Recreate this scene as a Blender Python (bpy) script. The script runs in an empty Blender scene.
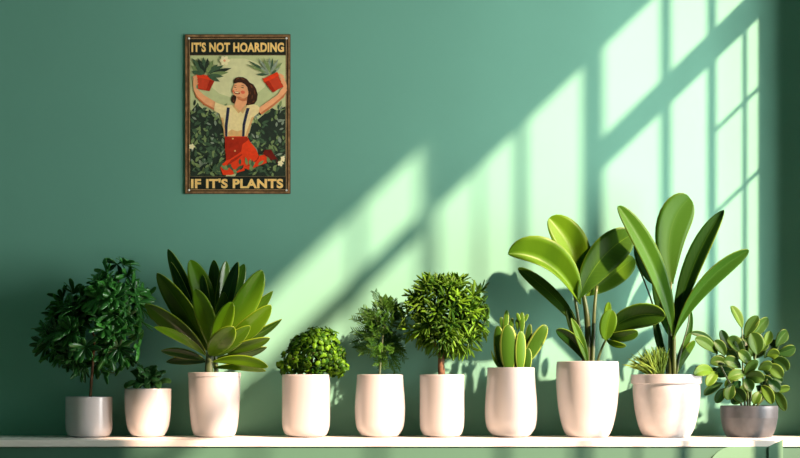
import bpy, bmesh, math, random
from mathutils import Vector, Matrix
R = random.Random(11)
C = bpy.context.scene.collection
SC = bpy.context.scene
PI = math.pi

# ------------------------------------------------------------------ camera frame
D = 3.2                       # camera to back wall, metres
S = 417.0                     # picture pixels per metre on the back wall
F = S * D
HY = 385.0                    # picture row of the horizon
SHELF_Z = 0.90
POT_Y = -0.105
CAM_Z = SHELF_Z + (437.0 - HY) * (D + POT_Y) / F

def W(px, py, y=0.0):
    k = (D + y) / F
    return Vector(((px - 400.0) * k, y, CAM_Z + (HY - py) * k))

# ------------------------------------------------------------------ materials
def srgb(r, g, b):
    f = lambda c: (c / 255.0 / 12.92) if c / 255.0 <= 0.04045 else ((c / 255.0 + 0.055) / 1.055) ** 2.4
    return (f(r), f(g), f(b), 1.0)

def new_mat(name):
    m = bpy.data.materials.new(name)
    m.use_nodes = True
    nt = m.node_tree
    b = nt.nodes['Principled BSDF']
    return m, nt, b

def plain(name, col, rough=0.5, noise=0.0, scale=20.0, spec=0.5, metallic=0.0, bump=0.0):
    m, nt, b = new_mat(name)
    b.inputs['Roughness'].default_value = rough
    b.inputs['Metallic'].default_value = metallic
    b.inputs['Specular IOR Level'].default_value = spec
    if noise > 0 or bump > 0:
        tc = nt.nodes.new('ShaderNodeTexCoord')
        n = nt.nodes.new('ShaderNodeTexNoise')
        n.inputs['Scale'].default_value = scale
        n.inputs['Detail'].default_value = 5
        nt.links.new(tc.outputs['Object'], n.inputs['Vector'])
        r = nt.nodes.new('ShaderNodeValToRGB')
        c = col
        r.color_ramp.elements[0].position = 0.3
        r.color_ramp.elements[1].position = 0.7
        r.color_ramp.elements[0].color = (c[0]*(1-noise), c[1]*(1-noise), c[2]*(1-noise), 1)
        r.color_ramp.elements[1].color = (min(1, c[0]*(1+noise)), min(1, c[1]*(1+noise)), min(1, c[2]*(1+noise)), 1)
        nt.links.new(n.outputs['Fac'], r.inputs['Fac'])
        nt.links.new(r.outputs['Color'], b.inputs['Base Color'])
        if bump > 0:
            bp = nt.nodes.new('ShaderNodeBump')
            bp.inputs['Strength'].default_value = bump
            bp.inputs['Distance'].default_value = 0.002
            nt.links.new(n.outputs['Fac'], bp.inputs['Height'])
            nt.links.new(bp.outputs['Normal'], b.inputs['Normal'])
    else:
        b.inputs['Base Color'].default_value = col
    return m

def leaf_mat(name, dark, light, rim, rib, rough=0.3, trans=0.3, rim_at=0.86, rib_w=0.05, veins=0.12, spec=0.12):
    """tint attribute picks between dark and light; uv.x = across (0..1), uv.y = along."""
    m, nt, b = new_mat(name)
    N = nt.nodes.new; Lk = nt.links.new
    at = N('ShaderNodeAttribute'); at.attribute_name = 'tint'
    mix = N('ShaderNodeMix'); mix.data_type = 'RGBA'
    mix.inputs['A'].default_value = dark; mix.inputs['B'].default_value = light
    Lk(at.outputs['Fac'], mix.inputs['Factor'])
    uv = N('ShaderNodeUVMap'); uv.uv_map = 'leaf'
    sx = N('ShaderNodeSeparateXYZ'); Lk(uv.outputs['UV'], sx.inputs[0])
    a1 = N('ShaderNodeMath'); a1.operation = 'SUBTRACT'; Lk(sx.outputs['X'], a1.inputs[0]); a1.inputs[1].default_value = 0.5
    a2 = N('ShaderNodeMath'); a2.operation = 'ABSOLUTE'; Lk(a1.outputs[0], a2.inputs[0])
    a3 = N('ShaderNodeMath'); a3.operation = 'MULTIPLY'; Lk(a2.outputs[0], a3.inputs[0]); a3.inputs[1].default_value = 2.0
    # side veins: slanted bands
    v1 = N('ShaderNodeMath'); v1.operation = 'MULTIPLY_ADD'; Lk(sx.outputs['Y'], v1.inputs[0]); v1.inputs[1].default_value = 16.0
    v0 = N('ShaderNodeMath'); v0.operation = 'MULTIPLY'; Lk(a3.outputs[0], v0.inputs[0]); v0.inputs[1].default_value = -2.2
    Lk(v0.outputs[0], v1.inputs[2])
    v2 = N('ShaderNodeMath'); v2.operation = 'MULTIPLY'; Lk(v1.outputs[0], v2.inputs[0]); v2.inputs[1].default_value = 6.2832
    v3 = N('ShaderNodeMath'); v3.operation = 'SINE'; Lk(v2.outputs[0], v3.inputs[0])
    v4 = N('ShaderNodeMapRange'); Lk(v3.outputs[0], v4.inputs['Value'])
    v4.inputs['From Min'].default_value = 0.55; v4.inputs['From Max'].default_value = 1.0
    v4.inputs['To Max'].default_value = veins
    mv = N('ShaderNodeMix'); mv.data_type = 'RGBA'; Lk(v4.outputs[0], mv.inputs['Factor'])
    Lk(mix.outputs['Result'], mv.inputs['A']); mv.inputs['B'].default_value = rib
    # midrib
    r1 = N('ShaderNodeMapRange'); Lk(a3.outputs[0], r1.inputs['Value'])
    r1.inputs['From Min'].default_value = rib_w; r1.inputs['From Max'].default_value = rib_w * 2.2
    r1.inputs['To Min'].default_value = 0.8; r1.inputs['To Max'].default_value = 0.0
    m1 = N('ShaderNodeMix'); m1.data_type = 'RGBA'; Lk(r1.outputs[0], m1.inputs['Factor'])
    Lk(mv.outputs['Result'], m1.inputs['A']); m1.inputs['B'].default_value = rib
    # rim
    r2 = N('ShaderNodeMapRange'); Lk(a3.outputs[0], r2.inputs['Value'])
    r2.inputs['From Min'].default_value = rim_at; r2.inputs['From Max'].default_value = min(0.995, rim_at + 0.09)
    m2 = N('ShaderNodeMix'); m2.data_type = 'RGBA'; Lk(r2.outputs[0], m2.inputs['Factor'])
    Lk(m1.outputs['Result'], m2.inputs['A']); m2.inputs['B'].default_value = rim
    Lk(m2.outputs['Result'], b.inputs['Base Color'])
    b.inputs['Roughness'].default_value = rough
    b.inputs['Specular IOR Level'].default_value = spec
    if trans > 0:
        t = N('ShaderNodeBsdfTranslucent')
        g = N('ShaderNodeMix'); g.data_type = 'RGBA'; g.blend_type = 'MULTIPLY'; g.inputs['Factor'].default_value = 1.0
        Lk(m2.outputs['Result'], g.inputs['A']); g.inputs['B'].default_value = (1.7, 1.5, 0.6, 1)
        Lk(g.outputs['Result'], t.inputs['Color'])
        ms = N('ShaderNodeMixShader'); ms.inputs['Fac'].default_value = trans
        Lk(b.outputs[0], ms.inputs[1]); Lk(t.outputs[0], ms.inputs[2])
        Lk(ms.outputs[0], nt.nodes['Material Output'].inputs['Surface'])
    return m

M = {}
M['wall'] = plain('green_wall_paint', (0.145, 0.35, 0.264, 1), 0.75, 0.03, 3.0, 0.15)
M['ceiling'] = plain('ceiling_paint', (0.20, 0.32, 0.27, 1), 0.8)
M['floor'] = plain('dark_floor', (0.05, 0.06, 0.05, 1), 0.5, 0.2, 4.0)
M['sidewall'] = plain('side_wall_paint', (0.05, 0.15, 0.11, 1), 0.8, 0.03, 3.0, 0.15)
M['bar'] = plain('window_frame_paint', (0.75, 0.75, 0.72, 1), 0.4)
M['shelf'] = plain('white_shelf_lacquer', (0.80, 0.76, 0.70, 1), 0.3, 0.04, 6.0)
M['panel'] = plain('deep_green_panel', (0.046, 0.135, 0.088, 1), 0.6)
M['mint'] = plain('sun_patch_and_post_green', (0.10, 0.235, 0.145, 1), 0.6)  # lighter green paints in the panel's sunlit patch; the corner post shares it
M['pot'] = plain('white_glazed_ceramic', (0.36, 0.358, 0.36, 1), 0.2, 0.02, 14.0, 0.5)
M['pot2'] = plain('white_marbled_ceramic', (0.352, 0.35, 0.352, 1), 0.3, 0.12, 30.0, 0.5)
M['grey'] = plain('brushed_grey_metal', (0.046, 0.054, 0.062, 1), 0.42, 0.22, 45.0, 0.5, 0.2, 0.15)
M['soil'] = plain('dark_soil', (0.02, 0.014, 0.009, 1), 0.9, 0.4, 200.0, 0.2, 0, 0.6)
M['bark'] = plain('brown_bark', (0.11, 0.06, 0.03, 1), 0.8, 0.4, 90.0, 0.2, 0, 0.5)
M['dstem'] = plain('dark_green_stem', (0.035, 0.06, 0.02, 1), 0.5, 0.2, 60.0)
M['gstem'] = plain('olive_green_stem', (0.04, 0.065, 0.012, 1), 0.4, 0.25, 50.0)

g = lambda r, gg, b: (r, gg, b, 1)
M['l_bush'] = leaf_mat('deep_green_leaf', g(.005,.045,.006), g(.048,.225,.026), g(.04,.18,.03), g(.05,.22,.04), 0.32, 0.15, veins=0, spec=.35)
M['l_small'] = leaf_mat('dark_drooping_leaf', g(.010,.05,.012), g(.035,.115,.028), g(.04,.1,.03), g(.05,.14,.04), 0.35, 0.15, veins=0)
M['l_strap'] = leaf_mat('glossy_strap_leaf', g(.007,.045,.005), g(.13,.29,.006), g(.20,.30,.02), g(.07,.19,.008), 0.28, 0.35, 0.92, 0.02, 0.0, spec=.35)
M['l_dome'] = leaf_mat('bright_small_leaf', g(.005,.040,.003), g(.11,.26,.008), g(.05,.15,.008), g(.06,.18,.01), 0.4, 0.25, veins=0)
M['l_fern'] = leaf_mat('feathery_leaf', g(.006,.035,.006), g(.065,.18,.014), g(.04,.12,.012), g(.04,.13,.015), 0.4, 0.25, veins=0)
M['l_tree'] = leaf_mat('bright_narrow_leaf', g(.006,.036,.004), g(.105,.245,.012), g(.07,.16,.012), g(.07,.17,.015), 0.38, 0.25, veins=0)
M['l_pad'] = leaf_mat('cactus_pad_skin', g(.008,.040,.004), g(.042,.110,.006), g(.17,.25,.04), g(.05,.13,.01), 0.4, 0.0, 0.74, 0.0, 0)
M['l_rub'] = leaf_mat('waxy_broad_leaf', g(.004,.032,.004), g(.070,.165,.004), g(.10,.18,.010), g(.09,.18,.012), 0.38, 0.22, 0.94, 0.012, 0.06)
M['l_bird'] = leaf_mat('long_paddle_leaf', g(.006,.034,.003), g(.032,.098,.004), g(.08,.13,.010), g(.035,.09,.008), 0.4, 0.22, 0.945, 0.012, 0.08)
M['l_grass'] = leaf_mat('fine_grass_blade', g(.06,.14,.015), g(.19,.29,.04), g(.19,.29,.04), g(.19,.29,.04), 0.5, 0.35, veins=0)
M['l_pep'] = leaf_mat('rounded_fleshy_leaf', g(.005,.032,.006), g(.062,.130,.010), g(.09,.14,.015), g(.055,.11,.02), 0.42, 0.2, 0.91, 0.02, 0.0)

# ------------------------------------------------------------------ mesh helpers
def link(name, bm, mats, parent=None, smooth=True, solid=0.0):
    me = bpy.data.meshes.new(name)
    bmesh.ops.recalc_face_normals(bm, faces=bm.faces) if solid == 0.0 else None
    if smooth:
        for f in bm.faces: f.smooth = True
    bm.to_mesh(me); bm.free()
    for m in (mats if isinstance(mats, (list, tuple)) else [mats]): me.materials.append(m)
    o = bpy.data.objects.new(name, me)
    C.objects.link(o)
    if parent: o.parent = parent
    if solid > 0:
        md = o.modifiers.new('thickness', 'SOLIDIFY'); md.thickness = solid; md.offset = 0
    return o

def box(bm, x0, x1, y0, y1, z0, z1, mi=0):
    vs = [bm.verts.new((x, y, z)) for x in (x0, x1) for y in (y0, y1) for z in (z0, z1)]
    for idx in ((0,1,3,2),(4,6,7,5),(0,4,5,1),(2,3,7,6),(0,2,6,4),(1,5,7,3)):
        f = bm.faces.new([vs[i] for i in idx]); f.material_index = mi

def lathe(bm, prof, seg=64):
    rings = []
    for r, z in prof:
        if r < 1e-6:
            rings.append([bm.verts.new((0, 0, z))])
        else:
            rings.append([bm.verts.new((r*math.cos(2*PI*k/seg), r*math.sin(2*PI*k/seg), z)) for k in range(seg)])
    for a, b in zip(rings, rings[1:]):
        for k in range(seg):
            k2 = (k+1) % seg
            if len(a) == 1: bm.faces.new((a[0], b[k2], b[k]))
            elif len(b) == 1: bm.faces.new((a[k], a[k2], b[0]))
            else: bm.faces.new((a[k], a[k2], b[k2], b[k]))

def bez(pts, t):
    if len(pts) == 2: return pts[0].lerp(pts[1], t)
    p = list(pts)
    while len(p) > 1: p = [p[i].lerp(p[i+1], t) for i in range(len(p)-1)]
    return p[0]

def tube(bm, pts, r0, r1, seg=10, n=12):
    rings = []
    up = Vector((0.31, 0.83, 0.2))
    for i in range(n+1):
        t = i/n
        p = bez(pts, t)
        d = (bez(pts, min(1, t+.01)) - bez(pts, max(0, t-.01))).normalized()
        a = d.cross(up).normalized(); b = d.cross(a)
        r = r0 + (r1-r0)*t
        rings.append([bm.verts.new(p + a*r*math.cos(2*PI*k/seg) + b*r*math.sin(2*PI*k/seg)) for k in range(seg)])
    for a, b in zip(rings, rings[1:]):
        for k in range(seg): bm.faces.new((a[k], a[(k+1)%seg], b[(k+1)%seg], b[k]))
    bm.faces.new(rings[0][::-1]); bm.faces.new(rings[-1])

def layers(bm):
    uv = bm.loops.layers.uv.get('leaf') or bm.loops.layers.uv.new('leaf')
    ti = bm.verts.layers.float.get('tint') or bm.verts.layers.float.new('tint')
    return uv, ti

def width(t, a, b):
    tm = a/(a+b)
    return (max(t,0)**a * max(1-t,0)**b) / (tm**a * (1-tm)**b)

def leaf(bm, pts, w, face, a=.8, b=.6, fold=0.15, n=12, m=6, tint=.5, base_w=0.0, curl=0.0):
    """one leaf blade: pts = bezier control points, w = full width, face = way its face looks"""
    uv, ti = layers(bm)
    face = Vector(face).normalized()
    rows = []
    for i in range(n+1):
        t = .5-.5*math.cos(PI*i/n)
        tt = min(.9999, max(.001, t))
        p = bez(pts, t)
        d = (bez(pts, min(1, t+.02)) - bez(pts, max(0, t-.02))).normalized()
        s = d.cross(face)
        s = s.normalized() if s.length > 1e-5 else d.orthogonal().normalized()
        nn = s.cross(d).normalized()
        hw = 0.5*w*max(width(tt, a, b), base_w*(1-t)) if i < n else .004*w
        row = []
        for j in range(m+1):
            u = -1 + 2*j/m
            v = bm.verts.new(p + s*(u*hw) + nn*((fold*abs(u) + curl*u*u)*hw))
            v[ti] = tint
            row.append((v, (u+1)/2, t))
        rows.append(row)
    for r0, r1 in zip(rows, rows[1:]):
        for j in range(m):
            q = (r0[j], r0[j+1], r1[j+1], r1[j])
            f = bm.faces.new([x[0] for x in q])
            for lp, x in zip(f.loops, q): lp[uv].uv = (x[1], x[2])

def thing(name, label, cat, loc, group=None):
    o = bpy.data.objects.new(name, None); C.objects.link(o)
    o.empty_display_size = 0.05
    o.location = loc
    o['label'] = label; o['category'] = cat
    if group: o['group'] = group
    return o

def struct(name, bm, m, smooth=False):
    o = link(name, bm, m, None, smooth); o['kind'] = 'structure'
    return o

# ------------------------------------------------------------------ room
A_B = 1.10                    # sun: sideways travel per metre of depth
SLOPE = 0.97                  # sun: drop per metre of sideways travel
XR = (830-400)/S              # right wall, just outside the frame
TW = 0.03
CEIL = 2.95
XL, YF = -2.3, -4.3
bm = bmesh.new(); box(bm, XL-.1, XR+TW, 0, 0.12, 0, CEIL); struct('wall_back', bm, M['wall'])
bm = bmesh.new(); box(bm, XL-.1, XR+TW, YF, 0.12, -0.1, 0); struct('floor', bm, M['floor'])
bm = bmesh.new(); box(bm, XL-.1, XR+TW, YF, 0.12, CEIL, CEIL+.1); struct('ceiling', bm, M['ceiling'])
bm = bmesh.new(); box(bm, XL-.1, XL, YF, 0, 0, CEIL); struct('wall_left', bm, M['sidewall'])

def wy(px): return -((830-px)/S)/A_B              # depth on the right wall that lights column px
def wz(t): return CAM_Z + (HY - t)/S              # height on the right wall of sun line t
ex, ez = TW/A_B, TW*SLOPE
y_near, y_far, y_div = wy(758), wy(30), wy(426)
SILL = 0.96
bm = bmesh.new()
box(bm, XR, XR+TW, y_near, 0, 0, CEIL)
box(bm, XR, XR+TW, y_far-ex, y_near, 0, SILL)
box(bm, XR, XR+TW, y_div, y_near, wz(-172)+ez, CEIL)
box(bm, XR, XR+TW, y_far-ex, y_div, wz(-247)+ez, CEIL)
box(bm, XR, XR+TW, YF, y_far-ex, 0, CEIL)
struct('wall_right', bm, M['sidewall'])
# glazing bars
def vbar(bm, px, w, z0, z1):
    h = w/S/A_B/2 - .003
    box(bm, XR, XR+.008, wy(px)-max(h,.002), wy(px)+max(h,.002), z0, z1)
def hbar(bm, t0, t1, pxa, pxb):
    box(bm, XR, XR+.008, wy(pxa), wy(pxb), wz(t1), wz(t0))
zt = wz(-172)+ez
bm = bmesh.new()
vbar(bm, 591, 22, SILL, zt); hbar(bm, -84, -54, 591, 758)
vbar(bm, 664, 11, SILL, zt); vbar(bm, 710, 9, SILL, zt); vbar(bm, 743, 4, SILL, wz(-54))
hbar(bm, 16.5, 18.5, 710, 758); hbar(bm, 99.5, 101.5, 710, 758)
struct('window_1', bm, M['bar'])
bm = bmesh.new()
vbar(bm, 519, 11, SILL, zt); vbar(bm, 477, 4, SILL, zt); vbar(bm, 431, 9, SILL, zt)
struct('window_2', bm, M['bar'])
bm = bmesh.new()
hbar(bm, -185, -163, 30, 422); vbar(bm, 355, 9, SILL, wz(-247)+ez); vbar(bm, 420, 6, SILL, wz(-247)+ez); vbar(bm, 240, 9, SILL, wz(-247)+ez); vbar(bm, 130, 9, SILL, wz(-247)+ez)
struct('window_3', bm, M['bar'])

# ------------------------------------------------------------------ shelf
sh = thing('plant_shelf', 'long white shelf board with a green front panel under the plant pots', 'shelf', (0, -0.15, 0))
TOP = SHELF_Z
ysh = -0.30
THK = 6.5*(D+ysh)/F
x0, x1 = XL+.02, XR-.012
def in_parent(bm, p):
    bmesh.ops.translate(bm, verts=bm.verts, vec=-Vector(p.location))
bm = bmesh.new(); box(bm, x0, x1, ysh, -0.001, TOP-THK, TOP)
bmesh.ops.bevel(bm, geom=bm.edges[:], offset=.0012, segments=2, affect='EDGES')
in_parent(bm, sh); link('top_board', bm, M['shelf'], sh, False)
bm = bmesh.new(); box(bm, x0, x1, ysh+.003, ysh+.023, 0, TOP-THK)
in_parent(bm, sh); link('front_panel', bm, M['panel'], sh, False)
# added slab, rounded upper left: a sunlit patch put into shape and lighter green
def flat_prism(bm, pts2, y0, y1):
    f = [bm.verts.new((x, y0, z)) for x, z in pts2]; k = [bm.verts.new((x, y1, z)) for x, z in pts2]
    bm.faces.new(f); bm.faces.new(k[::-1])
    n = len(f)
    for i in range(n): bm.faces.new((f[i], k[i], k[(i+1)%n], f[(i+1)%n]))
ye = ysh-.002
pa, pb, pc = W(708, 446.6, ye), W(768.5, 446.6, ye), W(783, 439.8, ye-.003)
bm = bmesh.new()
rr = .055
arc = [(pa.x+rr-rr*math.cos(q), pa.z-rr+rr*math.sin(q)) for q in [i*PI/2/12 for i in range(13)]]
flat_prism(bm, arc+[(pb.x, pa.z), (pb.x, 0), (pa.x, 0)], ye, ysh+.0025)
in_parent(bm, sh); link('sun_patch_slab', bm, M['mint'], sh, False)['label'] = 'raised lighter slab standing in for a sunlit patch'
bm = bmesh.new()
flat_prism(bm, [(pb.x, pb.z), (pc.x, pc.z), (pc.x, 0), (pb.x, 0)], ye-.003, ysh-.0005)
in_parent(bm, sh); link('corner_post', bm, M['mint'], sh, False)['label'] = 'pale green post with a slanted top'

# ------------------------------------------------------------------ pots
GROUP = 'potted plants in a row on the white shelf'
def frac_profile(pts, n=8):
    """Catmull-Rom through (r, z)."""
    out = []
    P = [pts[0]] + pts + [pts[-1]]
    for i in range(1, len(P)-2):
        for k in range(n):
            t = k/n
            q = []
            for c in (0, 1):
                p0, p1, p2, p3 = P[i-1][c], P[i][c], P[i+1][c], P[i+2][c]
                q.append(.5*((2*p1)+(-p0+p2)*t+(2*p0-5*p1+4*p2-p3)*t*t+(-p0+3*p1-3*p2+p3)*t**3))
            out.append((max(0, q[0]), q[1]))
    out.append(pts[-1])
    return out

class Plant:
    def __init__(s, name, label, cx, top, prof, mat, cat='potted plant', soil_drop=5):
        s.o = thing(name, label, cat, W(cx, 437, POT_Y), GROUP)
        s.o.location.z = SHELF_Z + .0002
        s.cx, s.top = cx, top
        s.u = (D+POT_Y)/F
        s.org = Vector(s.o.location)
        h = 437-top
        outer = frac_profile([(r, z*h) for r, z in prof])
        tr = prof[-1][0]
        wall = 2.0
        inner = [(tr-.4, h+.35), (tr-wall+.5, h+.35), (tr-wall, h-.4), (tr-wall-.6, h-12), (0, h-12)]
        pr = [(0, 0)] + outer + inner
        bm = bmesh.new(); lathe(bm, [(r*s.u, z*s.u) for r, z in pr])
        s.pot = link('pot', bm, mat, s.o)
        bm = bmesh.new()
        sr = tr-wall-.9
        lathe(bm, [(0, (h-11.5)*s.u), (sr*s.u, (h-11.5)*s.u), (sr*s.u, (h-soil_drop)*s.u), (sr*.5*s.u, (h-soil_drop+.8)*s.u), (0, (h-soil_drop+1)*s.u)], 40)
        link('soil', bm, M['soil'], s.o)
    def L(s, px, py, d=0.0):
        """picture position, d = pixels away from the camera relative to the pot axis -> local point"""
        if d > 0: d *= .65
        return W(px, py, POT_Y + d*s.u) - s.org
    def P(s, v):
        q = v + s.org; k = (D+q.y)/F
        return 400 + q.x/k, HY - (q.z-CAM_Z)/k, (q.y-POT_Y)/s.u
    def stem(s, pts, r0, r1, mat, name='stem', n=12):
        bm = bmesh.new(); tube(bm, [s.L(*p) for p in pts], r0*s.u, r1*s.u, n=n)
        return link(name, bm, mat, s.o)
    def leaf(s, mat, pts, w, roll=0, pitch=0, a=.8, b=.6, fold=.15, tint=.5, name='leaf', curl=0.0, thick=.9, base_w=0.0):
        """pts: list of (px,py,depth); w visible width px; roll in degrees"""
        bm = bmesh.new()
        q = [s.L(*p) for p in pts]
        d = (q[-1]-q[0]).normalized()
        face = Matrix.Rotation(math.radians(roll), 3, d) @ Vector((0, -1, 0))
        leaf(bm, q, w*s.u/max(.25, math.cos(math.radians(roll))), face, a, b, fold, 18, 8, tint, base_w, curl)
        return link(name, bm, M[mat], s.o, True, thick*s.u)

def straight(hw, base, k=.1):   # straight sides, rounded bottom
    return [(base, 0.0), (hw-(hw-base)*.42, .035), (hw-.9, .13), (hw, .28), (hw, .6), (hw, 1.0)]

# 1 -- dark bush on a thin stem
def sample_blob(spheres, rnd, shell=.75):
    wts = [r**2 for *_, r in spheres]
    while True:
        c = rnd.choices(spheres, wts)[0]
        v = Vector((rnd.gauss(0,1), rnd.gauss(0,1), rnd.gauss(0,1))).normalized()
        k = (shell + (1-shell)*rnd.random())
        p = Vector((c[0], c[2], c[1])) + Vector((v.x*c[3], v.y*c[3], -v.z*c[3]))*k   # (px, depth, py)
        if p.y > 52: continue
        # drop points deep inside another ball
        if any((Vector((x, dd, y))-p).length < r*.7 for x, y, dd, r in spheres): continue
        return p, v

def rosettes(s, mat, spheres, n, nl, ln, w, spread=(35, 80), rnd=R, a=.9, b=.5, droop=.15, tint=(0,1), up=.3, name='foliage', shell=.75, n_seg=5, thick=.5, keep=None):
    bm = bmesh.new()
    for _ in range(n):
        p, v = sample_blob(spheres, rnd, shell)
        o = s.L(p.x, p.z, p.y)
        ax = (v + Vector((0, -.25, up))).normalized()
        e1 = ax.orthogonal().normalized(); e2 = ax.cross(e1)
        t0 = rnd.uniform(*tint)
        ph = rnd.random()*7
        k = rnd.randint(nl-2, nl+1)
        for i in range(k):
            an = ph + 2*PI*i/k + rnd.uniform(-.2, .2)
            sp = math.radians(rnd.uniform(*spread))
            side = e1*math.cos(an)+e2*math.sin(an)
            d = ax*math.cos(sp)+side*math.sin(sp)
            l = ln*s.u*rnd.uniform(.75, 1.15)
            mid = o+d*l*.55+ax*l*.06
            tip = o+d*l+Vector((0,0,-droop*l))
            yy = s.org.y + tip.y
            if yy > -0.004: continue
            if keep and not (keep(*s.P(o)) and keep(*s.P(tip))): continue
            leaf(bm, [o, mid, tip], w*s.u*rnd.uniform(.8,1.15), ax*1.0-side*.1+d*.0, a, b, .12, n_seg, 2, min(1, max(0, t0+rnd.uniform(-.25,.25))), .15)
    return link(name, bm, M[mat], s.o, True, thick*s.u)

p = Plant('potted_bush', 'dark green bushy plant with leaf rosettes on a thin stem, leftmost white pot', 89, 397, straight(23, 16), M['pot'])
sp = [(118,272,0,12),(120,290,2,16),(140,300,12,12),(146,322,14,10),(90,335,0,34),(118,308,5,28),(70,332,0,24),(122,342,-5,22),(119,280,8,11),(57,340,8,15),(93,360,-5,17),(142,312,5,12),(110,300,-10,20),(72,305,10,14)]
rosettes(p, 'l_bush', sp, 125, 10, 18, 5.2, (40, 88), random.Random(3), 1.0, .6, .12, up=.2, keep=lambda x, y, d: y > 257 and y < 385 and (x < 141 or (d > 1 and x < 161 and y < 335)))
p.stem([(90,402,0),(91,385,0),(93,360,0),(95,335,2)], 1.6, 1.1, M['bark'])
for q in ([(93,358,0),(80,345,0),(66,338,2)], [(93,352,0),(108,340,-2),(122,342,-3)], [(95,340,2),(105,320,3),(116,300,4),(119,278,6)], [(95,338,2),(88,320,2),(75,306,8)]):
    p.stem(q, 1.0, .6, M['bark'], 'branch')

# 2 -- small drooping plant
p = Plant('potted_seedling', 'low droopy dark-leaved plant in the small white pot left of the big strap-leaved one', 148, 389,
          [(12, 0), (16.5, .045), (20.2, .2), (22.2, .45), (22.8, .75), (23, 1.0)], M['pot'])
rn = random.Random(5)
bm = bmesh.new()
for i in range(46):
    an = rn.uniform(0, 2*PI); el = rn.uniform(.05, 1.2)
    d = Vector((math.cos(an)*math.cos(el), math.sin(an)*math.cos(el), math.sin(el)))
    o = p.L(148+rn.uniform(-8,8), 386+rn.uniform(-4,2), rn.uniform(-8,8))
    l = rn.uniform(15, 22)*p.u
    mid = o + d*l*.7 + Vector((0,0,.3*l)); tip = o + d*l*1.05 + Vector((0,0,-.28*l*math.cos(el)))
    leaf(bm, [o, mid, tip], rn.uniform(7, 10)*p.u, Vector((d.x*.3, d.y*.3-.5, .8)), .9, .6, .12, 8, 4, rn.random(), .1)
link('foliage', bm, M['l_small'], p.o, True, .5*p.u)

# 3 -- strap-leaved plant
p = Plant('potted_strap_leaf_plant', 'wide glossy plant with long pointed strap leaves fanning from a white pot', 214.5, 373,
          [(16, 0), (20, .03), (22.8, .15), (24.6, .4), (25.6, .75), (25.8, .93), (26.2, .94), (26.4, 1.0)], M['pot'])
LV = [  # base, mid, tip, width, roll, tint, a, b
 ((204,338,10),(190,300,26),(168,249,40),17,-15,.15,.8,0.65,.1),
 ((200,335,5),(186,300,15),(171,262,20),11,-25,.05,.8,0.72,.1),
 ((212,342,6),(208,298,10),(190,260,4),21,20,.55,.85,0.58,.2),
 ((213,340,12),(216,300,22),(214,260,28),15,-10,.25,.8,0.58,.1),
 ((216,340,8),(222,300,14),(226,261,18),13,30,.35,.8,0.58,.15),
 ((217,342,0),(226,305,2),(238,262,0),16,-40,.1,.8,0.65,.15),
 ((219,340,14),(232,300,30),(244,264,40),15,10,.2,.8,0.58,.1),
 ((216,346,-4),(238,318,-8),(262,270,-14),23,28,.55,.9,0.58,.25),
 ((218,346,4),(246,322,8),(273,291,10),14,20,.3,.9,0.80,.2),
 ((217,350,-6),(246,334,-14),(271,305,-24),19,22,.55,.9,0.65,.2),
 ((220,350,6),(256,338,10),(282,319,6),9,35,.15,.9,0.87,.2),
 ((216,352,-4),(244,348,-14),(270,338,-20),11,30,.4,.9,0.65,.2),
 ((216,358,4),(244,356,10),(267,347,10),8,40,.1,.9,0.72,.1),
 ((212,362,-4),(240,356,-14),(268,367,-24),11,15,.75,.9,0.58,.15),
 ((213,368,0),(240,364,-6),(266,371,-8),7,35,.6,.9,0.65,.1),
 ((209,352,-2),(192,318,-18),(157,273,-26),22,-24,.3,.85,0.65,.25),
 ((206,354,0),(184,330,-16),(145,304,-28),19,-30,.25,.9,0.65,.25),
 ((206,356,-4),(186,336,-22),(154,327,-34),9,-15,.75,.9,0.65,.15),
 ((205,360,4),(186,352,0),(161,351,-6),10,-20,.05,.9,0.72,.1),
 ((207,362,2),(190,358,14),(166,362,16),9,-20,.05,.9,0.72,.1),
 ((213,354,-10),(211,322,-30),(195,289,-34),19,-8,.7,.85,0.58,.22),
 ((214,356,-10),(218,330,-30),(232,302,-40),18,12,.95,.85,0.58,.22),
 ((210,356,-12),(217,344,-34),(234,327,-44),19,25,.5,.9,0.58,.15),
 ((211,350,0),(203,315,4),(203,275,6),15,-20,.15,.8,0.65,.15),
 ((212,352,0),(196,330,4),(178,306,8),15,-20,.1,.85,0.65,.15),
 ((215,350,4),(234,325,10),(252,298,14),17,20,.12,.85,0.65,.15),
 ((212,352,-4),(222,325,-8),(224,292,-12),15,10,.2,.85,0.65,.15),
 ((212,356,-6),(228,345,-16),(250,326,-22),15,20,.35,.85,0.65,.15),
]
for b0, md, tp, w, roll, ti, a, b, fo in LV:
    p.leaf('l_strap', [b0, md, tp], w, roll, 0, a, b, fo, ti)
p.stem([(210,380,0),(208,368,0),(211,350,-1)], 4.5, 4.0, M['dstem'])
p.stem([(216,380,2),(217,366,2),(214,348,1)], 2.5, 2.0, M['gstem'])

# 4 -- dense dome
p = Plant('potted_dome_plant', 'compact dome of tiny bright leaves leaning right in a straight white pot', 306, 375, straight(24, 15), M['pot'])
sp = [(314,352,0,24),(296,359,0,14),(332,357,0,13),(321,346,0,19),(306,348,0,15),(288,366,0,8),(338,366,-4,9)]
rn = random.Random(8)
bm = bmesh.new()
for _ in range(900):
    q, v = sample_blob(sp, rn, .7)
    if q.z > 374: continue
    o = p.L(q.x, q.z, q.y)
    ax = (v + Vector((rn.uniform(-.6,.6), rn.uniform(-.6,.6)-.2, rn.uniform(-.3,.7)))).normalized()
    side = ax.orthogonal().normalized(); side = Matrix.Rotation(rn.uniform(0, 6.28), 3, ax) @ side
    l = rn.uniform(5, 8)*p.u
    leaf(bm, [o, o+side*l*.5+ax*l*.25, o+side*l], rn.uniform(3.6, 5)*p.u, ax, .7, .5, .15, 4, 2, rn.random()**1.5, .1)
link('foliage', bm, M['l_dome'], p.o, True, .4*p.u)
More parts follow.
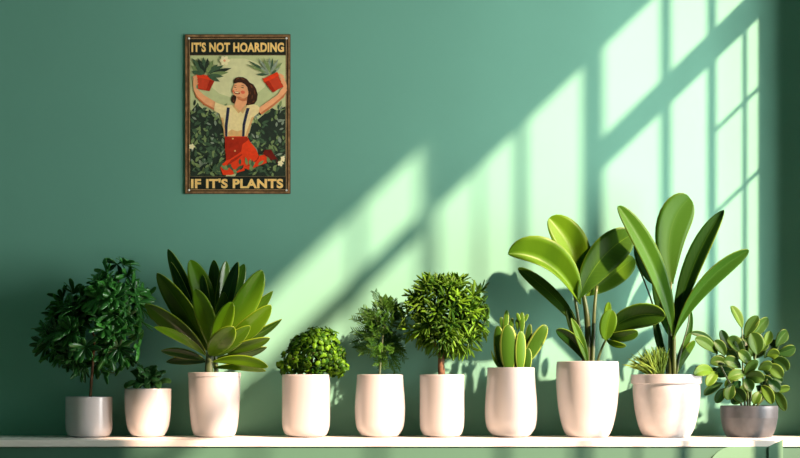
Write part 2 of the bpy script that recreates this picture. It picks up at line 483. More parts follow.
p.stem([(308,382,0),(310,370,0),(313,352,0)], 2, 1.5, M['bark'])
for q in ([(310,368,0),(300,362,0),(292,358,0)], [(311,366,0),(322,360,0),(332,358,0)]):
    p.stem(q, 1.2, .7, M['bark'], 'branch')

# 5 -- feathery bush
def fronds(s, mat, spheres, n, ln, pairs, needle, w, rnd, name='foliage', extra=(), keep=None):
    bm = bmesh.new()
    items = []
    for _ in range(n):
        q, v = sample_blob(spheres, rnd, .35)
        d = (v + Vector((rnd.uniform(-.5,.5), rnd.uniform(-.5,.5)-.2, rnd.uniform(-.1,.8)))).normalized()
        items.append((s.L(q.x, q.z, q.y), d, ln*s.u*rnd.uniform(.7, 1.15)))
    for (x, y, dd, dx, dy, ddp, l) in extra:
        items.append((s.L(x, y, dd), Vector((dx, ddp, -dy)).normalized(), l*s.u))
    for o, d, l in items:
        f = (Vector((0,-1,.4)) + Vector((rnd.uniform(-.6,.6), 0, rnd.uniform(-.6,.6)))).normalized()
        sd = d.cross(f).normalized(); f2 = sd.cross(d)
        ti = rnd.random()
        mid = o+d*l*.5+Vector((0,0,.08*l)); tip = o+d*l+Vector((0,0,-.06*l))
        if keep and not (keep(*s.P(o)) and keep(*s.P(tip))): continue
        leaf(bm, [o, mid, tip], w*.7*s.u, f2, .3, .3, 0, 5, 2, ti*.5, .5)
        for i in range(pairs):
            t = .12+.88*i/pairs
            b0 = bez([o, mid, tip], t)
            for sg in (-1, 1):
                nd = (d*.85+sd*sg*.75+f2*rnd.uniform(-.15,.35)).normalized()
                nl = needle*s.u*(1-.45*t)*rnd.uniform(.8, 1.15)
                if s.org.y+(b0+nd*nl).y > -.004: continue
                if keep and not keep(*s.P(b0+nd*nl)): continue
                leaf(bm, [b0, b0+nd*nl*.5, b0+nd*nl], w*s.u, f2, .5, .5, .1, 3, 2, min(1, max(0, ti+rnd.uniform(-.3,.3))), .3)
    return link(name, bm, M[mat], s.o, True, .25*s.u)

p = Plant('potted_fern', 'feathery dark green fern-like bush above a rounded white pot, left of the little tree', 380, 375,
          [(14, 0), (19, .035), (23.5, .16), (25, .36), (24.8, .6), (23.6, .85), (23, 1.0)], M['pot'])
ext = [(372,328,0,-1,-.55,.1,24),(374,334,0,-1,-.2,.2,24),(380,318,4,-.35,-1,.1,18),(388,312,0,.3,-1,0,16),(384,312,-4,-.1,-1,0,16),(372,338,6,-1,.12,.3,22),(376,320,8,-.9,-.9,.3,20)]
fronds(p, 'l_fern', [(384,320,0,11),(383,338,0,13),(388,330,0,11),(376,346,-2,9),(386,350,-2,9)], 120, 19, 9, 8.5, .95, random.Random(21), extra=ext, keep=lambda x, y, d: x < 395 or (d > -1 and x < 410))
p.stem([(379,382,0),(380,366,0),(382,345,0),(384,322,0)], 1.4, .8, M['dstem'])

# 6 -- little tree
p = Plant('potted_tree', 'miniature tree with a round feathery crown on a brown trunk in a white pot', 442, 375, straight(22.3, 14), M['pot'])
sp = [(443,312,0,29),(421,318,0,18),(466,316,0,17),(444,334,-2,15),(470,300,0,13),(482,322,0,7),(408,330,6,7),(436,286,0,10),(428,300,0,16),(452,295,0,15),(414,312,4,12),(462,335,0,12)]
rosettes(p, 'l_tree', sp, 215, 10, 16, 2.6, (25, 80), random.Random(13), .8, .6, .08, up=.3, shell=.65, keep=lambda x, y, d: y > 271 and x < 490 and (x > 413 or (d < -4 and x > 396)))
p.stem([(443,384,0),(440,368,0),(441,350,0),(443,328,0)], 4.0, 2.6, M['bark'], 'trunk')
for q in ([(441,352,0),(430,338,0),(418,322,0)], [(442,348,0),(455,335,0),(468,318,0)], [(443,332,0),(440,315,0),(430,300,0)], [(443,332,0),(452,312,0),(456,298,0)]):
    p.stem(q, 1.8, .8, M['bark'], 'branch')

# 7 -- cactus
p = Plant('potted_cactus', 'paddle cactus with pale-edged upright pads in a bulging white pot', 511, 368,
          [(13, 0), (19, .03), (24.2, .14), (26, .32), (25.6, .55), (24.2, .8), (23.6, 1.0)], M['pot'])
def pad(s, b0, t0, w, th=.30, roll=0, tint=.5, a=.55, b=.45, name='pad'):
    bm = bmesh.new(); uv, ti = layers(bm)
    q0, q1 = s.L(*b0), s.L(*t0)
    d = (q1-q0).normalized()
    f = Matrix.Rotation(math.radians(roll), 3, d) @ Vector((0,-1,0))
    sd = d.cross(f).normalized(); f = sd.cross(d).normalized()
    n, seg = 18, 28
    rows = []
    for i in range(n+1):
        t = .5-.5*math.cos(PI*i/n)
        hw = max(.5*w*s.u*width(min(.999, max(.001, t)), a, b), .22*w*s.u if t < .3 else 0)
        hw = max(hw, 1e-5)
        row = []
        for k in range(seg):
            an = 2*PI*k/seg
            v = bm.verts.new(q0.lerp(q1, t)+sd*hw*math.cos(an)+f*hw*th*math.sin(an))
            v[ti] = tint
            row.append((v, .5+.5*math.cos(an), t))
        rows.append(row)
    for r0, r1 in zip(rows, rows[1:]):
        for k in range(seg):
            z = (r0[k], r0[(k+1)%seg], r1[(k+1)%seg], r1[k])
            fa = bm.faces.new([x[0] for x in z])
            for lp, x in zip(fa.loops, z): lp[uv].uv = (x[1], x[2])
    bm.faces.new([x[0] for x in rows[0]][::-1]); bm.faces.new([x[0] for x in rows[-1]])
    return link(name, bm, M['l_pad'], s.o)
pad(p, (501,372,4), (498,326,6), 12, roll=-20, tint=.35)
pad(p, (509,373,-5), (508,325,-7), 18, tint=.5)
pad(p, (520,373,-6), (521,331,-8), 11.5, roll=15, tint=.9)
pad(p, (524,364,2), (546,325,0), 15, roll=10, tint=.6)
pad(p, (524,372,6), (530,324,8), 8, tint=.2)
pad(p, (515,372,8), (514,330,10), 9, tint=.1)
pad(p, (527,373,-3), (528,348,-4), 9, tint=.3)
pad(p, (505,332,2), (507,310,3), 5.5, tint=.6)
pad(p, (503,330,4), (501,317,4), 4.5, tint=.4)
pad(p, (511,330,5), (512,318,5), 4.5, tint=.5)
pad(p, (522,334,0), (522,312,0), 5.5, tint=.7)
pad(p, (520,322,0), (517,313,-2), 3.5, tint=.9, name='bud')
pad(p, (524,322,0), (528,314,0), 3.5, tint=.9, name='bud')
pad(p, (518,330,2), (517,319,2), 4, tint=.6)
p.leaf('l_strap', [(502,370,0),(494,362,-2),(491,350,0)], 3, 0, 0, .5, .8, .1, .2, 'blade')
p.leaf('l_strap', [(502,370,2),(498,362,4),(495,346,4)], 3, 0, 0, .5, .8, .1, .1, 'blade')

# 8 -- broad-leaved plant
p = Plant('potted_rubber_plant', 'broad-leaved plant with big oval waxy leaves in the tall white pot', 587.5, 362,
          [(17, 0), (21, .02), (25.2, .14), (29.3, .4), (31.2, .7), (31.2, .9), (30.6, 1.0)], M['pot'])
LV = [
 ((580,304,-2),(556,254,-14),(508,254,-22),30,28,.75,.9,.55,1.0),
 ((580,330,6),(560,296,6),(518,268,6),14,0,.25,.9,.5,.2),
 ((579,294,0),(584,250,-2),(549,218,-4),33,14,.95,.85,.5,.35),
 ((578,300,-6),(596,252,-8),(633,234,-4),34,12,.30,.85,.5,.2),
 ((586,296,6),(606,280,12),(634,258,14),24,10,.65,.9,.45,.2),
 ((578,292,10),(560,262,20),(547,240,26),18,-20,.02,.8,.5,.2),
 ((602,338,0),(630,306,-16),(665,317,-28),24,18,.22,.8,.5,.3),
 ((606,340,-10),(606,324,-16),(612,310,-16),17,5,.6,.6,.5,.2),
 ((607,322,-6),(607,312,-6),(609,302,-6),7,0,.85,.6,.5,.2),
 ((608,336,-8),(622,338,-16),(638,332,-20),11,25,.3,.6,.4,.2),
 ((607,340,-6),(614,345,-12),(626,346,-16),6,20,.8,.6,.5,.2),
 ((588,366,-4),(578,338,-10),(556,330,-12),12,-25,.08,.9,.55,.25),
 ((588,366,-8),(582,342,-12),(571,318,-12),9,20,.45,.9,.7,.35),
 ((586,364,2),(574,330,4),(566,306,6),9,0,.1,.9,.7,.3),
]
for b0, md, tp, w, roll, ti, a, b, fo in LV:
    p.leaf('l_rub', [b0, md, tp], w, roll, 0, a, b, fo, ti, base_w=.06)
p.stem([(588,368,0),(589,340,0),(588,310,0),(582,290,-2)], 4.2, 2.0, M['gstem'])
p.stem([(592,368,-3),(594,340,-3),(593,310,-4),(597,286,2)], 2.4, 1.6, M['gstem'])
p.stem([(585,368,-2),(580,340,-2),(578,310,-2),(574,294,-4)], 2.2, 1.4, M['gstem'])
p.stem([(596,368,0),(600,350,0),(607,338,-4)], 1.5, 1.1, M['gstem'])

# 9 -- bird-of-paradise-like
p = Plant('potted_paddle_leaf_plant', 'tallest plant with long upright paddle leaves and grass tuft in rimmed white pot', 666.5, 375,
          [(19, 0), (23, .02), (27.5, .16), (31.3, .42), (33.2, .7), (33.4, .85), (34.8, .86), (35, .9), (35, 1.0)], M['pot2'])
LV = [
 ((674,340,-4),(664,268,-18),(618,206,-26),21,18,.8,.9,.5,.35),
 ((672,284,4),(660,222,6),(690,198,8),35,8,.6,.75,.42,.15),
 ((671,350,0),(684,266,0),(724,210,2),18,-25,.05,1.2,.7,.5),
 ((673,340,-6),(692,280,-16),(749,250,-22),17,20,.4,1.1,.55,.4),
 ((655,285,26),(644,268,34),(638,240,38),17,10,.05,.7,.45,.2),
 ((673,372,8),(694,336,14),(690,308,14),6,0,.1,.8,.6,.2),
 ((675,372,8),(681,348,10),(691,333,12),6,15,.6,.8,.5,.2),
 ((675,376,6),(683,352,8),(695,341,12),8,30,.98,.8,.5,.2),
 ((670,372,6),(658,345,10),(655,318,12),8,0,.05,.8,.5,.2),
 ((672,340,10),(662,310,14),(655,275,16),13,-10,.1,.8,.5,.2),
]
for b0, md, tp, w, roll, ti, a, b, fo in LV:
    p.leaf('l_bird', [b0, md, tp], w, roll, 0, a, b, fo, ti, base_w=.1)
p.stem([(670,382,0),(671,350,0),(670,325,0),(671,282,3)], 3.4, 1.2, M['gstem'])
p.stem([(674,382,-2),(674,355,-3),(674,335,-4)], 2.4, 2.0, M['gstem'])
p.stem([(668,382,4),(664,335,10),(652,296,24),(636,262,36)], 1.2, .8, M['dstem'], 'leaf_stalk')
p.stem([(676,382,3),(679,345,3),(690,330,3),(689,312,3)], 1.0, .7, M['dstem'], 'leaf_stalk')
rn = random.Random(4)
bm = bmesh.new()
for i in range(230):
    an = rn.uniform(-1.15, .35); dp = rn.uniform(-.5, .4)
    o = p.L(657+rn.uniform(-6,6), 378, -8+rn.uniform(-6,6))
    d = Vector((math.sin(an), dp, math.cos(an))).normalized()
    l = rn.uniform(22, 36)*p.u
    leaf(bm, [o, o+d*l*.6+Vector((0,0,.1*l)), o+d*l+Vector((0,0,-.08*l))], 1.15*p.u, (rn.uniform(-.5,.5),-1,.3), .3, .7, .2, 5, 2, rn.random(), .4)
link('grass_tuft', bm, M['l_grass'], p.o, True, .3*p.u)['label'] = 'pale fine-bladed grass tuft'

# 10 -- fleshy-leaved plant in the grey bowl
p = Plant('potted_bowl_plant', 'round-leaved yellowish green plant in the low grey bowl at the right end', 749, 406,
          [(20, 0), (22, .02), (25.5, .25), (27.6, .58), (27.9, .62), (28, .7), (28.2, .9), (28, 1.0)], M['grey'])
LV = [
 ((742,328,0),(739,318,0),(731,306,2),9,25,.75),((745,338,0),(750,326,0),(758,316,0),11,-15,.3),((752,340,2),(758,326,2),(768,318,2),11,20,.35),
 ((714,342,-6),(703,333,-12),(691,333,-14),6,10,.1),((718,354,-4),(706,341,-12),(695,339,-16),11,10,.45),((725,356,-6),(722,346,-8),(714,341,-8),10,0,.3),
 ((742,356,-4),(738,342,-6),(727,340,-6),13,20,.7),((757,355,-10),(757,344,-12),(751,333,-12),16,0,.35),((764,346,0),(768,340,0),(770,331,0),9,0,.95),
 ((776,347,0),(780,336,0),(787,331,0),12,20,.25),((777,353,2),(786,352,0),(795,347,0),11,20,.15),((767,356,-8),(772,352,-10),(779,355,-12),10,10,.9),
 ((773,360,-4),(782,360,-6),(787,371,-6),12,10,.35),((767,368,-8),(774,366,-10),(782,378,-10),12,10,.6),((713,372,-10),(704,367,-22),(694,375,-30),11,10,.9),
 ((717,372,-8),(712,376,-16),(707,386,-18),10,10,1.0),((727,364,-8),(718,358,-12),(711,364,-12),10,10,.4),((723,383,0),(714,386,0),(704,395,-2),8,10,.1),
 ((725,388,2),(721,394,0),(716,403,0),9,10,.05),((746,374,-14),(737,372,-20),(728,379,-20),10,10,.65),((746,378,-14),(754,374,-20),(764,380,-20),12,10,.35),
 ((745,376,-14),(748,366,-20),(758,361,-20),10,10,.45),((746,378,-14),(747,384,-20),(752,391,-20),11,0,.3),((761,386,-8),(768,390,-12),(772,404,-12),10,15,.85),
 ((775,392,-2),(780,396,-6),(785,411,-6),9,15,.6),((774,392,0),(782,388,0),(790,388,0),7,15,.55),((760,392,-8),(757,396,-12),(754,404,-12),9,15,.55),
 ((734,390,-6),(738,392,-10),(744,402,-10),12,10,.2),((733,384,-10),(728,390,-14),(729,400,-14),11,10,.25),((731,350,2),(724,340,4),(721,330,4),9,10,.2),
 ((741,368,-12),(732,360,-18),(724,361,-18),11,10,.3),((758,370,-10),(766,364,-14),(772,366,-14),10,10,.4),((750,366,-14),(746,356,-18),(738,352,-18),11,10,.5),
 ((753,352,4),(748,342,6),(741,336,8),11,0,.1),((764,358,4),(772,348,6),(776,340,8),11,0,.1),((735,372,2),(724,370,4),(714,374,6),11,0,.05),
 ((762,380,4),(774,376,6),(782,382,8),11,0,.05),((745,390,2),(738,396,2),(732,404,2),11,0,.05),((756,386,4),(764,390,4),(766,400,4),11,0,.05),
]
rn = random.Random(6)
for _ in range(26):
    an = rn.uniform(0, 2*PI); r0 = rn.uniform(8, 20); r1 = r0+rn.uniform(13, 17)
    cx, cy = 748, 370
    dd = rn.uniform(-6, 22)
    LV.append(((cx+r0*math.cos(an)*1.3, cy+r0*math.sin(an), dd), (cx+(r0+r1)/2*math.cos(an+.15)*1.25, cy+(r0+r1)/2*math.sin(an+.15)-2, dd-2),
               (cx+r1*math.cos(an+.1)*1.2, min(402, cy+r1*math.sin(an+.1)), dd), rn.uniform(9, 12), rn.uniform(-20, 25), rn.uniform(0, .5)))
for b0, md, tp, w, roll, ti in LV:
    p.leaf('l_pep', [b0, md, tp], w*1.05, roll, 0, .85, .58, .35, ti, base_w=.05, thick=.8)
for q in ([(748,412,0),(748,395,0),(746,376,-8)], [(746,412,0),(742,385,0),(743,350,0),(742,328,0)], [(751,412,0),(760,388,0),(775,372,0),(776,350,0)],
          [(745,412,0),(736,392,0),(722,372,-2),(716,354,-2)], [(749,412,2),(752,380,2),(756,358,-4),(756,345,0)], [(752,412,0),(762,398,-4),(774,392,0)]):
    p.stem(q, 1.3, .7, M['gstem'], 'branch')

# ------------------------------------------------------------------ tin sign on the wall
sg = thing('metal_sign', 'vintage tin sign of a woman holding up two potted plants, hung on the green wall', 'sign', W(237.8, 194, -.001))
PY = -.0022
def V(px, py, lay=0):           # sign plane, layers of print 0.12 mm apart
    return W(px, py, PY - .00008*lay) - Vector(sg.location)
def c8(x, y): return (175 + x/2.616, 25 + y/2.616)
def r1(x, y): return (180 + x/5.388, 30 + y/5.388)
def r3(x, y): return (186 + x/7.635, 55 + y/7.635)
def r4(x, y): return (186 + x/7.635, 115 + y/7.635)
def r2(x, y): return (180 + x/5.207, 110 + y/5.207)
def ink(name, col, rough=.45, noise=.18, scale=140):
    c = srgb(*col)
    return plain(name, tuple(min(.95, v*k) for v, k in zip(c[:3], (1.55, 1.3, 1.3)))+(1,), rough, noise, scale, .3)

def slab(px0, py0, px1, py1, y0, y1):
    bm = bmesh.new(); a = W(px0, py1, 0); b = W(px1, py0, 0)
    box(bm, a.x, b.x, y0, y1, a.z, b.z); in_parent(bm, sg); return bm
bm = slab(185, 34.5, 290.6, 194, PY, -.0005)
bmesh.ops.bevel(bm, geom=[e for e in bm.edges if abs((e.verts[0].co-e.verts[1].co).y) > .003], offset=.004, segments=3, affect='EDGES')
link('plate', bm, ink('weathered_dark_tin', (62, 48, 30), .4, .5, 60), sg, False)
# raised rolled border
def border(name, x0, y0, x1, y1, w, h, mat):
    bm = bmesh.new()
    for (a0, b0, a1, b1) in ((x0, y0, x1, y0+w), (x0, y1-w, x1, y1), (x0, y0+w, x0+w, y1-w), (x1-w, y0+w, x1, y1-w)):
        a = W(a0, b1, 0); b = W(a1, b0, 0); box(bm, a.x, b.x, PY-h, PY, a.z, b.z)
    in_parent(bm, sg); return link(name, bm, mat, sg, False)
border('border', 185.6, 35.2, 290, 193.4, 1.8, .0012, ink('worn_bronze_edge', (112, 90, 58), .4, .55, 70))
border('inner_line', 189.2, 38.6, 286.6, 190.2, .55, .0004, ink('faded_cream_line', (150, 128, 84), .5, .3, 90))

polys = {}
NP = [0]
def poly(mat, pts, lay):
    NP[0] += 1
    polys.setdefault(mat, []).append((pts, lay + (NP[0] % 16)*.03))
INK = {
 'ink_black': ink('black_green_ink', (22, 29, 24)), 'ink_sage': ink('sage_ink', (163, 178, 126), .5, .08, 60),
 'ink_sage2': ink('pale_sage_ink', (184, 192, 142), .5, .08, 60),
 'ink_skin': ink('skin_ink', (214, 152, 104), .5, .08, 90), 'ink_skin2': ink('skin_shade_ink', (176, 108, 66), .5, .08, 90),
 'ink_blush': ink('blush_ink', (213, 98, 66)), 'ink_hair': ink('hair_ink', (50, 30, 20)), 'ink_hair2': ink('hair_light_ink', (98, 58, 34)),
 'ink_red': ink('red_ink', (196, 56, 20), .5, .1), 'ink_red2': ink('dark_red_ink', (142, 36, 16)), 'ink_shoe': ink('maroon_ink', (92, 24, 16)), 'ink_pot': ink('terracotta_ink', (172, 56, 30), .5, .1),
 'ink_shirt': ink('cream_ink', (226, 196, 138), .5, .08), 'ink_shirt2': ink('cream_shade_ink', (192, 158, 100), .5, .1),
 'ink_navy': ink('navy_ink', (36, 40, 60)), 'ink_g1': ink('bush_dark_ink', (34, 46, 36)), 'ink_g2': ink('bush_mid_ink', (58, 84, 58)),
 'ink_g3': ink('bush_light_ink', (104, 128, 78)), 'ink_g4': ink('bush_grey_ink', (116, 134, 112)), 'ink_white': ink('petal_ink', (232, 206, 158), .5, .05),
}
def rect(mat, x0, y0, x1, y1, lay): poly(mat, [(x0,y0),(x1,y0),(x1,y1),(x0,y1)], lay)
rect('ink_sage', 190.2, 55.4, 285.6, 176.4, 1)
def blob(mat, cx, cy, rx, ry, lay, rot=0, n=14):
    poly(mat, [(cx+rx*math.cos(q)*math.cos(rot)-ry*math.sin(q)*math.sin(rot), cy+rx*math.cos(q)*math.sin(rot)+ry*math.sin(q)*math.cos(rot)) for q in [2*PI*k/n for k in range(n)]], lay)
blob('ink_sage2', 238, 78, 30, 20, 2)
def pleaf(mat, x, y, ang, l, w, lay):
    pts = []
    ca, sa = math.cos(ang), math.sin(ang)
    for t, k in ((0,0),(.25,.8),(.5,1),(.75,.7),(1,0),(.75,-.7),(.5,-1),(.25,-.8)):
        pts.append((x+ca*t*l-sa*k*w/2, y+sa*t*l+ca*k*w/2))
    pts = [(min(285.4, max(190.4, a)), min(176.2, max(55.6, b))) for a, b in pts]
    poly(mat, pts, lay)
rn = random.Random(17)
# bush masses and leaves
poly('ink_g1', [(190.3,112),(197,104),(204,110),(212,112),(219,118),(226,136),(226,176.3),(190.3,176.3)], 3)
poly('ink_g1', [(248,138),(252,124),(262,116),(272,108),(280,112),(285.5,108),(285.5,176.3),(235,176.3),(244,160)], 3)
lay = 4
for _ in range(430):
    left = rn.random() < .5
    x = rn.uniform(191, 228) if left else rn.uniform(246, 285)
    yt = 101+abs(x-198)*.35 if left else 104+abs(x-276)*.5
    y = yt + rn.random()**.8*(174-yt)
    m = rn.choices(['ink_g2','ink_g3','ink_g1','ink_g4'], [5, 3, 3, 1.6])[0]
    pleaf(m, x, y, rn.uniform(-2.9, -.2) if rn.random() < .7 else rn.uniform(0, 6.28), rn.uniform(4, 8.5), rn.uniform(1.6, 3.4), lay + rn.randint(0, 14)*.5)
# woman
L0 = 13
T = lambda fn, seq: [fn(*q) for q in seq]
poly('ink_hair', T(r3, [(368,300),(350,318),(344,345),(358,368),(382,374),(402,340),(400,300)]), L0)
poly('ink_hair', T(r3, [(364,212),(366,190),(380,174),(402,167),(436,169),(466,184),(486,210),(514,224),(534,256),(548,300),(542,345),(520,378),(490,393),(462,386),(448,350),(440,280),(420,230),(395,210),(378,220)]), L0)
poly('ink_skin', T(r3, [(386,310),(466,310),(464,368),(442,400),(415,432),(384,410),(368,384),(380,350)]), L0+1)
poly('ink_skin2', T(r3, [(384,312),(440,330),(468,312),(466,348),(432,354),(396,338)]), L0+1.5)
poly('ink_skin', T(r3, [(350,276),(356,252),(366,226),(380,212),(400,203),(430,203),(458,216),(476,245),(481,285),(470,316),(446,332),(416,330),(386,319),(362,300)]), L0+2)
poly('ink_hair', T(r3, [(366,216),(372,196),(398,190),(430,194),(458,206),(478,232),(488,262),(490,300),(478,318),(476,280),(468,246),(450,224),(424,210),(396,210),(380,216)]), L0+3)
for (x, y, rx, ry, ro) in ((395,180,14,4,-.3),(432,182,15,4,.3),(500,240,5,14,-.5),(524,285,4,17,-.2),(505,320,4,16,.1),(515,355,9,4,-.6),(484,372,10,4,.3),(490,290,3,12,0),(364,350,4,9,.2)):
    cx, cy = r3(x, y); blob('ink_hair2', cx, cy, rx/7.635, ry/7.635, L0+4, ro)
for (x, y, rx, ry, ro, m) in ((434,284,17,13,.2,'ink_blush'),(362,276,7,9,0,'ink_blush'),(389,289,24,10,.2,'ink_red2'),(388,286,17,4.5,.2,'ink_white'),(374,246,10,3,.35,'ink_hair'),(432,249,12,3,.3,'ink_hair'),(376,232,11,2.2,.1,'ink_hair2'),(434,234,14,2.2,.3,'ink_hair2'),(384,264,5,3,.4,'ink_skin2'),(408,322,18,4,.15,'ink_skin2')):
    cx, cy = r3(x, y); blob(m, cx, cy, rx/7.635, ry/7.635, L0+5, ro)
# arms
poly('ink_skin', T(r1, [(72,300),(95,318),(128,350),(198,392),(212,420),(190,432),(135,402),(92,362),(74,325)]), L0+1)
poly('ink_skin2', T(r1, [(74,325),(92,355),(135,395),(190,425),(188,434),(130,404),(88,364)]), L0+2)
poly('ink_skin', T(r1, [(545,318),(570,298),(577,325),(560,362),(505,410),(440,456),(414,428),(462,392),(525,350)]), L0+1)
poly('ink_skin2', T(r1, [(577,325),(560,362),(505,410),(440,456),(432,448),(500,400),(552,355)]), L0+2)
# pots
poly('ink_pot', T(r1, [(92,250),(186,268),(158,330),(98,318)]), L0+3)
poly('ink_red', T(r1, [(86,232),(192,254),(188,275),(90,254)]), L0+4)
poly('ink_red2', T(r1, [(160,270),(186,275),(158,330),(140,326)]), L0+4)
poly('ink_pot', T(r1, [(456,282),(530,248),(558,305),(500,336)]), L0+3)
poly('ink_red', T(r1, [(446,264),(524,226),(534,246),(455,285)]), L0+4)
poly('ink_red2', T(r1, [(456,282),(478,272),(515,330),(500,336)]), L0+4)
# fingers
for k in range(4):
    x, y = r1(74+k*2, 252+k*13); blob('ink_skin', x+1.2, y, 2.6, 1.15, L0+6, -.35)
    x, y = r1(545+k*5, 244+k*15); blob('ink_skin', x, y, 3.4, 1.15, L0+6, .5)
x, y = r1(80, 285); blob('ink_skin', x, y, 2, 5.5, L0+2, .1)
x, y = r1(560, 290); blob('ink_skin', x, y, 2.4, 5.5, L0+2, -.4)
# held plants
for (ax, ay, l, w, m) in ((60,160,0,0,0),):
    pass
def spray(x0, y0, targets, mats, w, lay):
    for i, (x, y) in enumerate(targets):
        a = r1(x0, y0); b = r1(x, y)
        ang = math.atan2(b[1]-a[1], b[0]-a[0]); l = math.hypot(b[0]-a[0], b[1]-a[1])
        pleaf(mats[i % len(mats)], a[0]+math.cos(ang)*l*.12, a[1]+math.sin(ang)*l*.12, ang, l*.88, w, lay+i*.3)
spray(140,242,[(62,150),(95,150),(55,190),(60,222),(125,145),(150,150),(180,160),(205,185),(235,190),(278,205),(262,228),(215,278),(235,250),(105,175),(165,185),(85,200)], ['ink_g2','ink_g1','ink_g3','ink_g2'], 4.2, L0+6)
spray(488,240,[(400,180),(370,165),(420,150),(450,150),(480,145),(500,150),(530,155),(552,175),(540,200),(410,240),(430,200),(470,170),(510,180),(520,215),(445,225),(360,185)], ['ink_g4','ink_g2','ink_g4','ink_g3'], 2.6, L0+6)
for k in range(6):
    q = k*PI/3; cx, cy = r1(240, 165); blob('ink_white', cx+2.8*math.cos(q), cy+2.6*math.sin(q), 2.5, 1.7, L0+13, q)
blob('ink_skin', *r1(240, 165), 1.2, 1.2, L0+14)
# shirt
poly('ink_shirt', T(r3, [(222,360),(250,370),(300,386),(350,381),(366,388),(415,432),(466,384),(520,376),(548,386),(562,402),(556,440)]) + T(r4, [(522,10),(502,60),(470,165),(290,165),(285,100),(266,20),(260,0)]) + T(r3, [(250,444),(213,425)]), L0+7)
poly('ink_shirt2', T(r4, [(500,20),(522,10),(502,60),(470,165),(450,165),(480,80)]), L0+8)
poly('ink_shirt2', T(r4, [(266,20),(285,20),(296,100),(304,165),(290,165),(285,100)]), L0+8)
poly('ink_shirt2', T(r4, [(322,130),(350,110),(392,125),(428,112),(428,165),(322,165)]), L0+7.5)
poly('ink_shirt2', T(r3, [(350,384),(366,386),(416,430),(402,446)]), L0+8)
poly('ink_shirt2', T(r3, [(472,380),(462,386),(416,430),(434,448)]), L0+8)
poly('ink_navy', T(r3, [(312,400),(335,402)]) + T(r4, [(326,20),(318,80),(316,165),(300,165),(296,80),(305,10)]), L0+9)
poly('ink_navy', T(r3, [(462,405),(486,405)]) + T(r4, [(468,10),(452,80),(446,165),(428,165),(432,70),(448,5)]), L0+9)
# trousers, shoe
poly('ink_shoe', T(r4, [(586,296),(604,266),(650,264),(672,300),(702,345),(690,366),(650,348),(624,320)]), L0+8)
poly('ink_red', T(r4, [(295,163),(466,163),(490,205),(535,260),(556,312),(576,308),(600,304),(622,330),(616,366),(560,386),(500,410),(440,426),(395,440),(345,458),(282,458),(262,400),(276,376),(310,345),(300,280)]), L0+9)
poly('ink_red2', T(r4, [(296,168),(466,168),(476,190),(432,222),(420,280),(382,306),(335,338),(306,346),(300,250)]), L0+10)
poly('ink_red2', T(r4, [(556,312),(556,330),(520,372),(440,400),(500,372),(540,340)]), L0+10)
poly('ink_red2', T(r4, [(345,345),(420,300),(432,302),(396,334),(346,368),(296,398)]), L0+10)
for xx in (282, 288): blob('ink_shirt2', *r4(358 if xx == 282 else 374, 180 if xx == 282 else 274), .9, .9, L0+11)
# foreground leaves over the trousers and the white flowers
for _ in range(46):
    x = rn.uniform(192, 284); y = rn.uniform(163, 176)
    pleaf(rn.choice(['ink_g1','ink_g2','ink_g3','ink_g2']), x, y, rn.uniform(-2.7, -.4), rn.uniform(5, 9), rn.uniform(2, 3.6), L0+12+rn.randint(0,5)*.5)
for cx, cy in (c8(283, 350), c8(276, 362), c8(44, 318)):
    for k in range(5):
        q = k*1.2566; blob('ink_white', min(283.4, cx+1.5*math.cos(q)), cy+1.5*math.sin(q), 1.6, 1.2, L0+16, q)
bm = bmesh.new(); names = list(INK)
for mat, lst in polys.items():
    mi = names.index(mat)
    for pts, lay in lst:
        try:
            f = bm.faces.new([bm.verts.new(V(x, y, lay)) for x, y in pts])
        except ValueError: continue
        f.material_index = mi
for f in bm.faces: f.normal_update()
bmesh.ops.triangulate(bm, faces=bm.faces[:], ngon_method='EAR_CLIP')
for f in bm.faces:
    f.normal_update()
    if f.normal.y > 0: f.normal_flip()
me = bpy.data.meshes.new('illustration'); bm.to_mesh(me); bm.free()
for n_ in names: me.materials.append(INK[n_])
o = bpy.data.objects.new('illustration', me); C.objects.link(o); o.parent = sg
o['label'] = 'printed picture of a dark-haired woman in red trousers lifting two red pots'
link('header_band', slab(189.8, 39.3, 286, 54.6, PY-.0005, PY), INK['ink_black'], sg, False)
link('footer_band', slab(189.8, 177.2, 286, 189.6, PY-.0005, PY), INK['ink_black'], sg, False)
letter = ink('cream_lettering', (232, 182, 108), .5, .06, 80)
def text(body, x0, y0, x1, y1, label):
    cu = bpy.data.curves.new('lettering', 'FONT'); cu.body = body; cu.size = 1; cu.offset = .042; cu.extrude = .01; cu.resolution_u = 6
    cu.space_character = 1.06
    ob = bpy.data.objects.new('lettering_source', cu); C.objects.link(ob)
    dg = bpy.context.evaluated_depsgraph_get()
    me = bpy.data.meshes.new_from_object(ob.evaluated_get(dg))
    C.objects.unlink(ob); bpy.data.objects.remove(ob)
    xs = [v.co.x for v in me.vertices]; ys = [v.co.y for v in me.vertices]; zs = [v.co.z for v in me.vertices]
    ax, bx, ay, by = min(xs), max(xs), min(ys), max(ys)
    for v in me.vertices:
        q = V(x0+(v.co.x-ax)/(bx-ax)*(x1-x0), y1-(v.co.y-ay)/(by-ay)*(y1-y0), 0)
        q.y -= .0005 + (.0005 if v.co.z > 0 else 0)
        v.co = q
    me.materials.clear(); me.materials.append(letter)
    o = bpy.data.objects.new('lettering', me); C.objects.link(o); o.parent = sg; o['label'] = label
text("IT'S NOT HOARDING", 191.5, 42.3, 284, 52.2, 'cream words across the top')
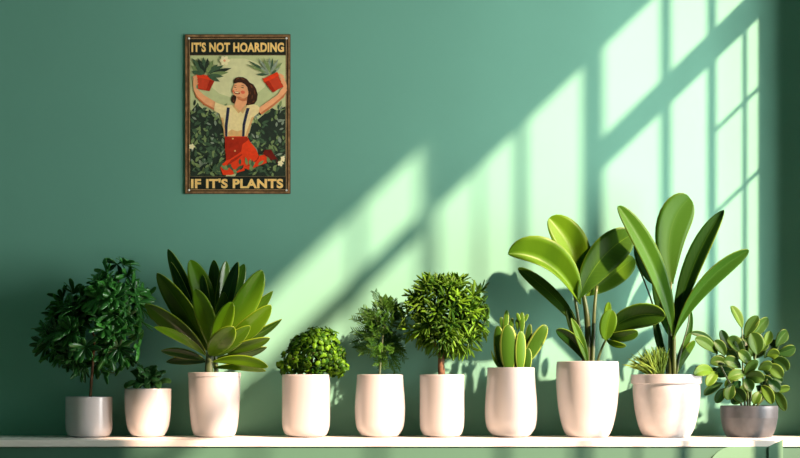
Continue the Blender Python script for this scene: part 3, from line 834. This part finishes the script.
text("IF IT'S PLANTS", 191, 178.6, 283.2, 188.4, 'cream words across the bottom')
for cx, cy in ((189, 38.4), (286.5, 38.4), (189, 190.2), (286.5, 190.2)):
    bm = bmesh.new()
    bmesh.ops.create_uvsphere(bm, u_segments=16, v_segments=8, radius=.0026)
    bmesh.ops.scale(bm, vec=(1, .4, 1), verts=bm.verts)
    bmesh.ops.translate(bm, vec=V(cx, cy, 0)+Vector((0, -.0008, 0)), verts=bm.verts)
    link('nail_head', bm, M['bar'], sg)

# ------------------------------------------------------------------ light
w = bpy.data.worlds.new('World'); SC.world = w; w.use_nodes = True
bg = w.node_tree.nodes['Background']
bg.inputs['Color'].default_value = (0.62, 0.85, 0.90, 1); bg.inputs['Strength'].default_value = 0.03
sd = bpy.data.lights.new('sun', 'SUN'); sd.energy = 23.5; sd.color = (1.0, .64, .46); sd.angle = math.radians(1.6)
so = bpy.data.objects.new('sun', sd); C.objects.link(so)
dv = Vector((-1, 1/A_B, -SLOPE)).normalized()
so.rotation_euler = dv.to_track_quat('-Z', 'Y').to_euler(); so.location = (3, -2, 4)
ad = bpy.data.lights.new('sky_through_window', 'AREA'); ad.shape = 'RECTANGLE'; ad.size = 1.1; ad.size_y = 1.5; ad.energy = 158; ad.color = (1.0, 1.0, .98)
ao = bpy.data.objects.new('sky_through_window', ad); C.objects.link(ao)
ao.location = (XR+1.0, -.9, 1.45); ao.rotation_euler = Vector((-1, 0, 0.12)).to_track_quat('-Z', 'Y').to_euler()

# ------------------------------------------------------------------ camera
cd = bpy.data.cameras.new('camera'); cd.sensor_width = 36.0; cd.lens = F*36.0/800.0
cd.shift_y = (HY-229.0)/800.0
co = bpy.data.objects.new('camera', cd); C.objects.link(co)
co.location = (0, -D, CAM_Z); co.rotation_euler = (PI/2, 0, 0)
SC.camera = co
SC.view_settings.view_transform = 'Standard'; SC.view_settings.look = 'None'
SC.view_settings.exposure = 0.0; SC.view_settings.gamma = 1.0; SC.view_settings.use_curve_mapping = False
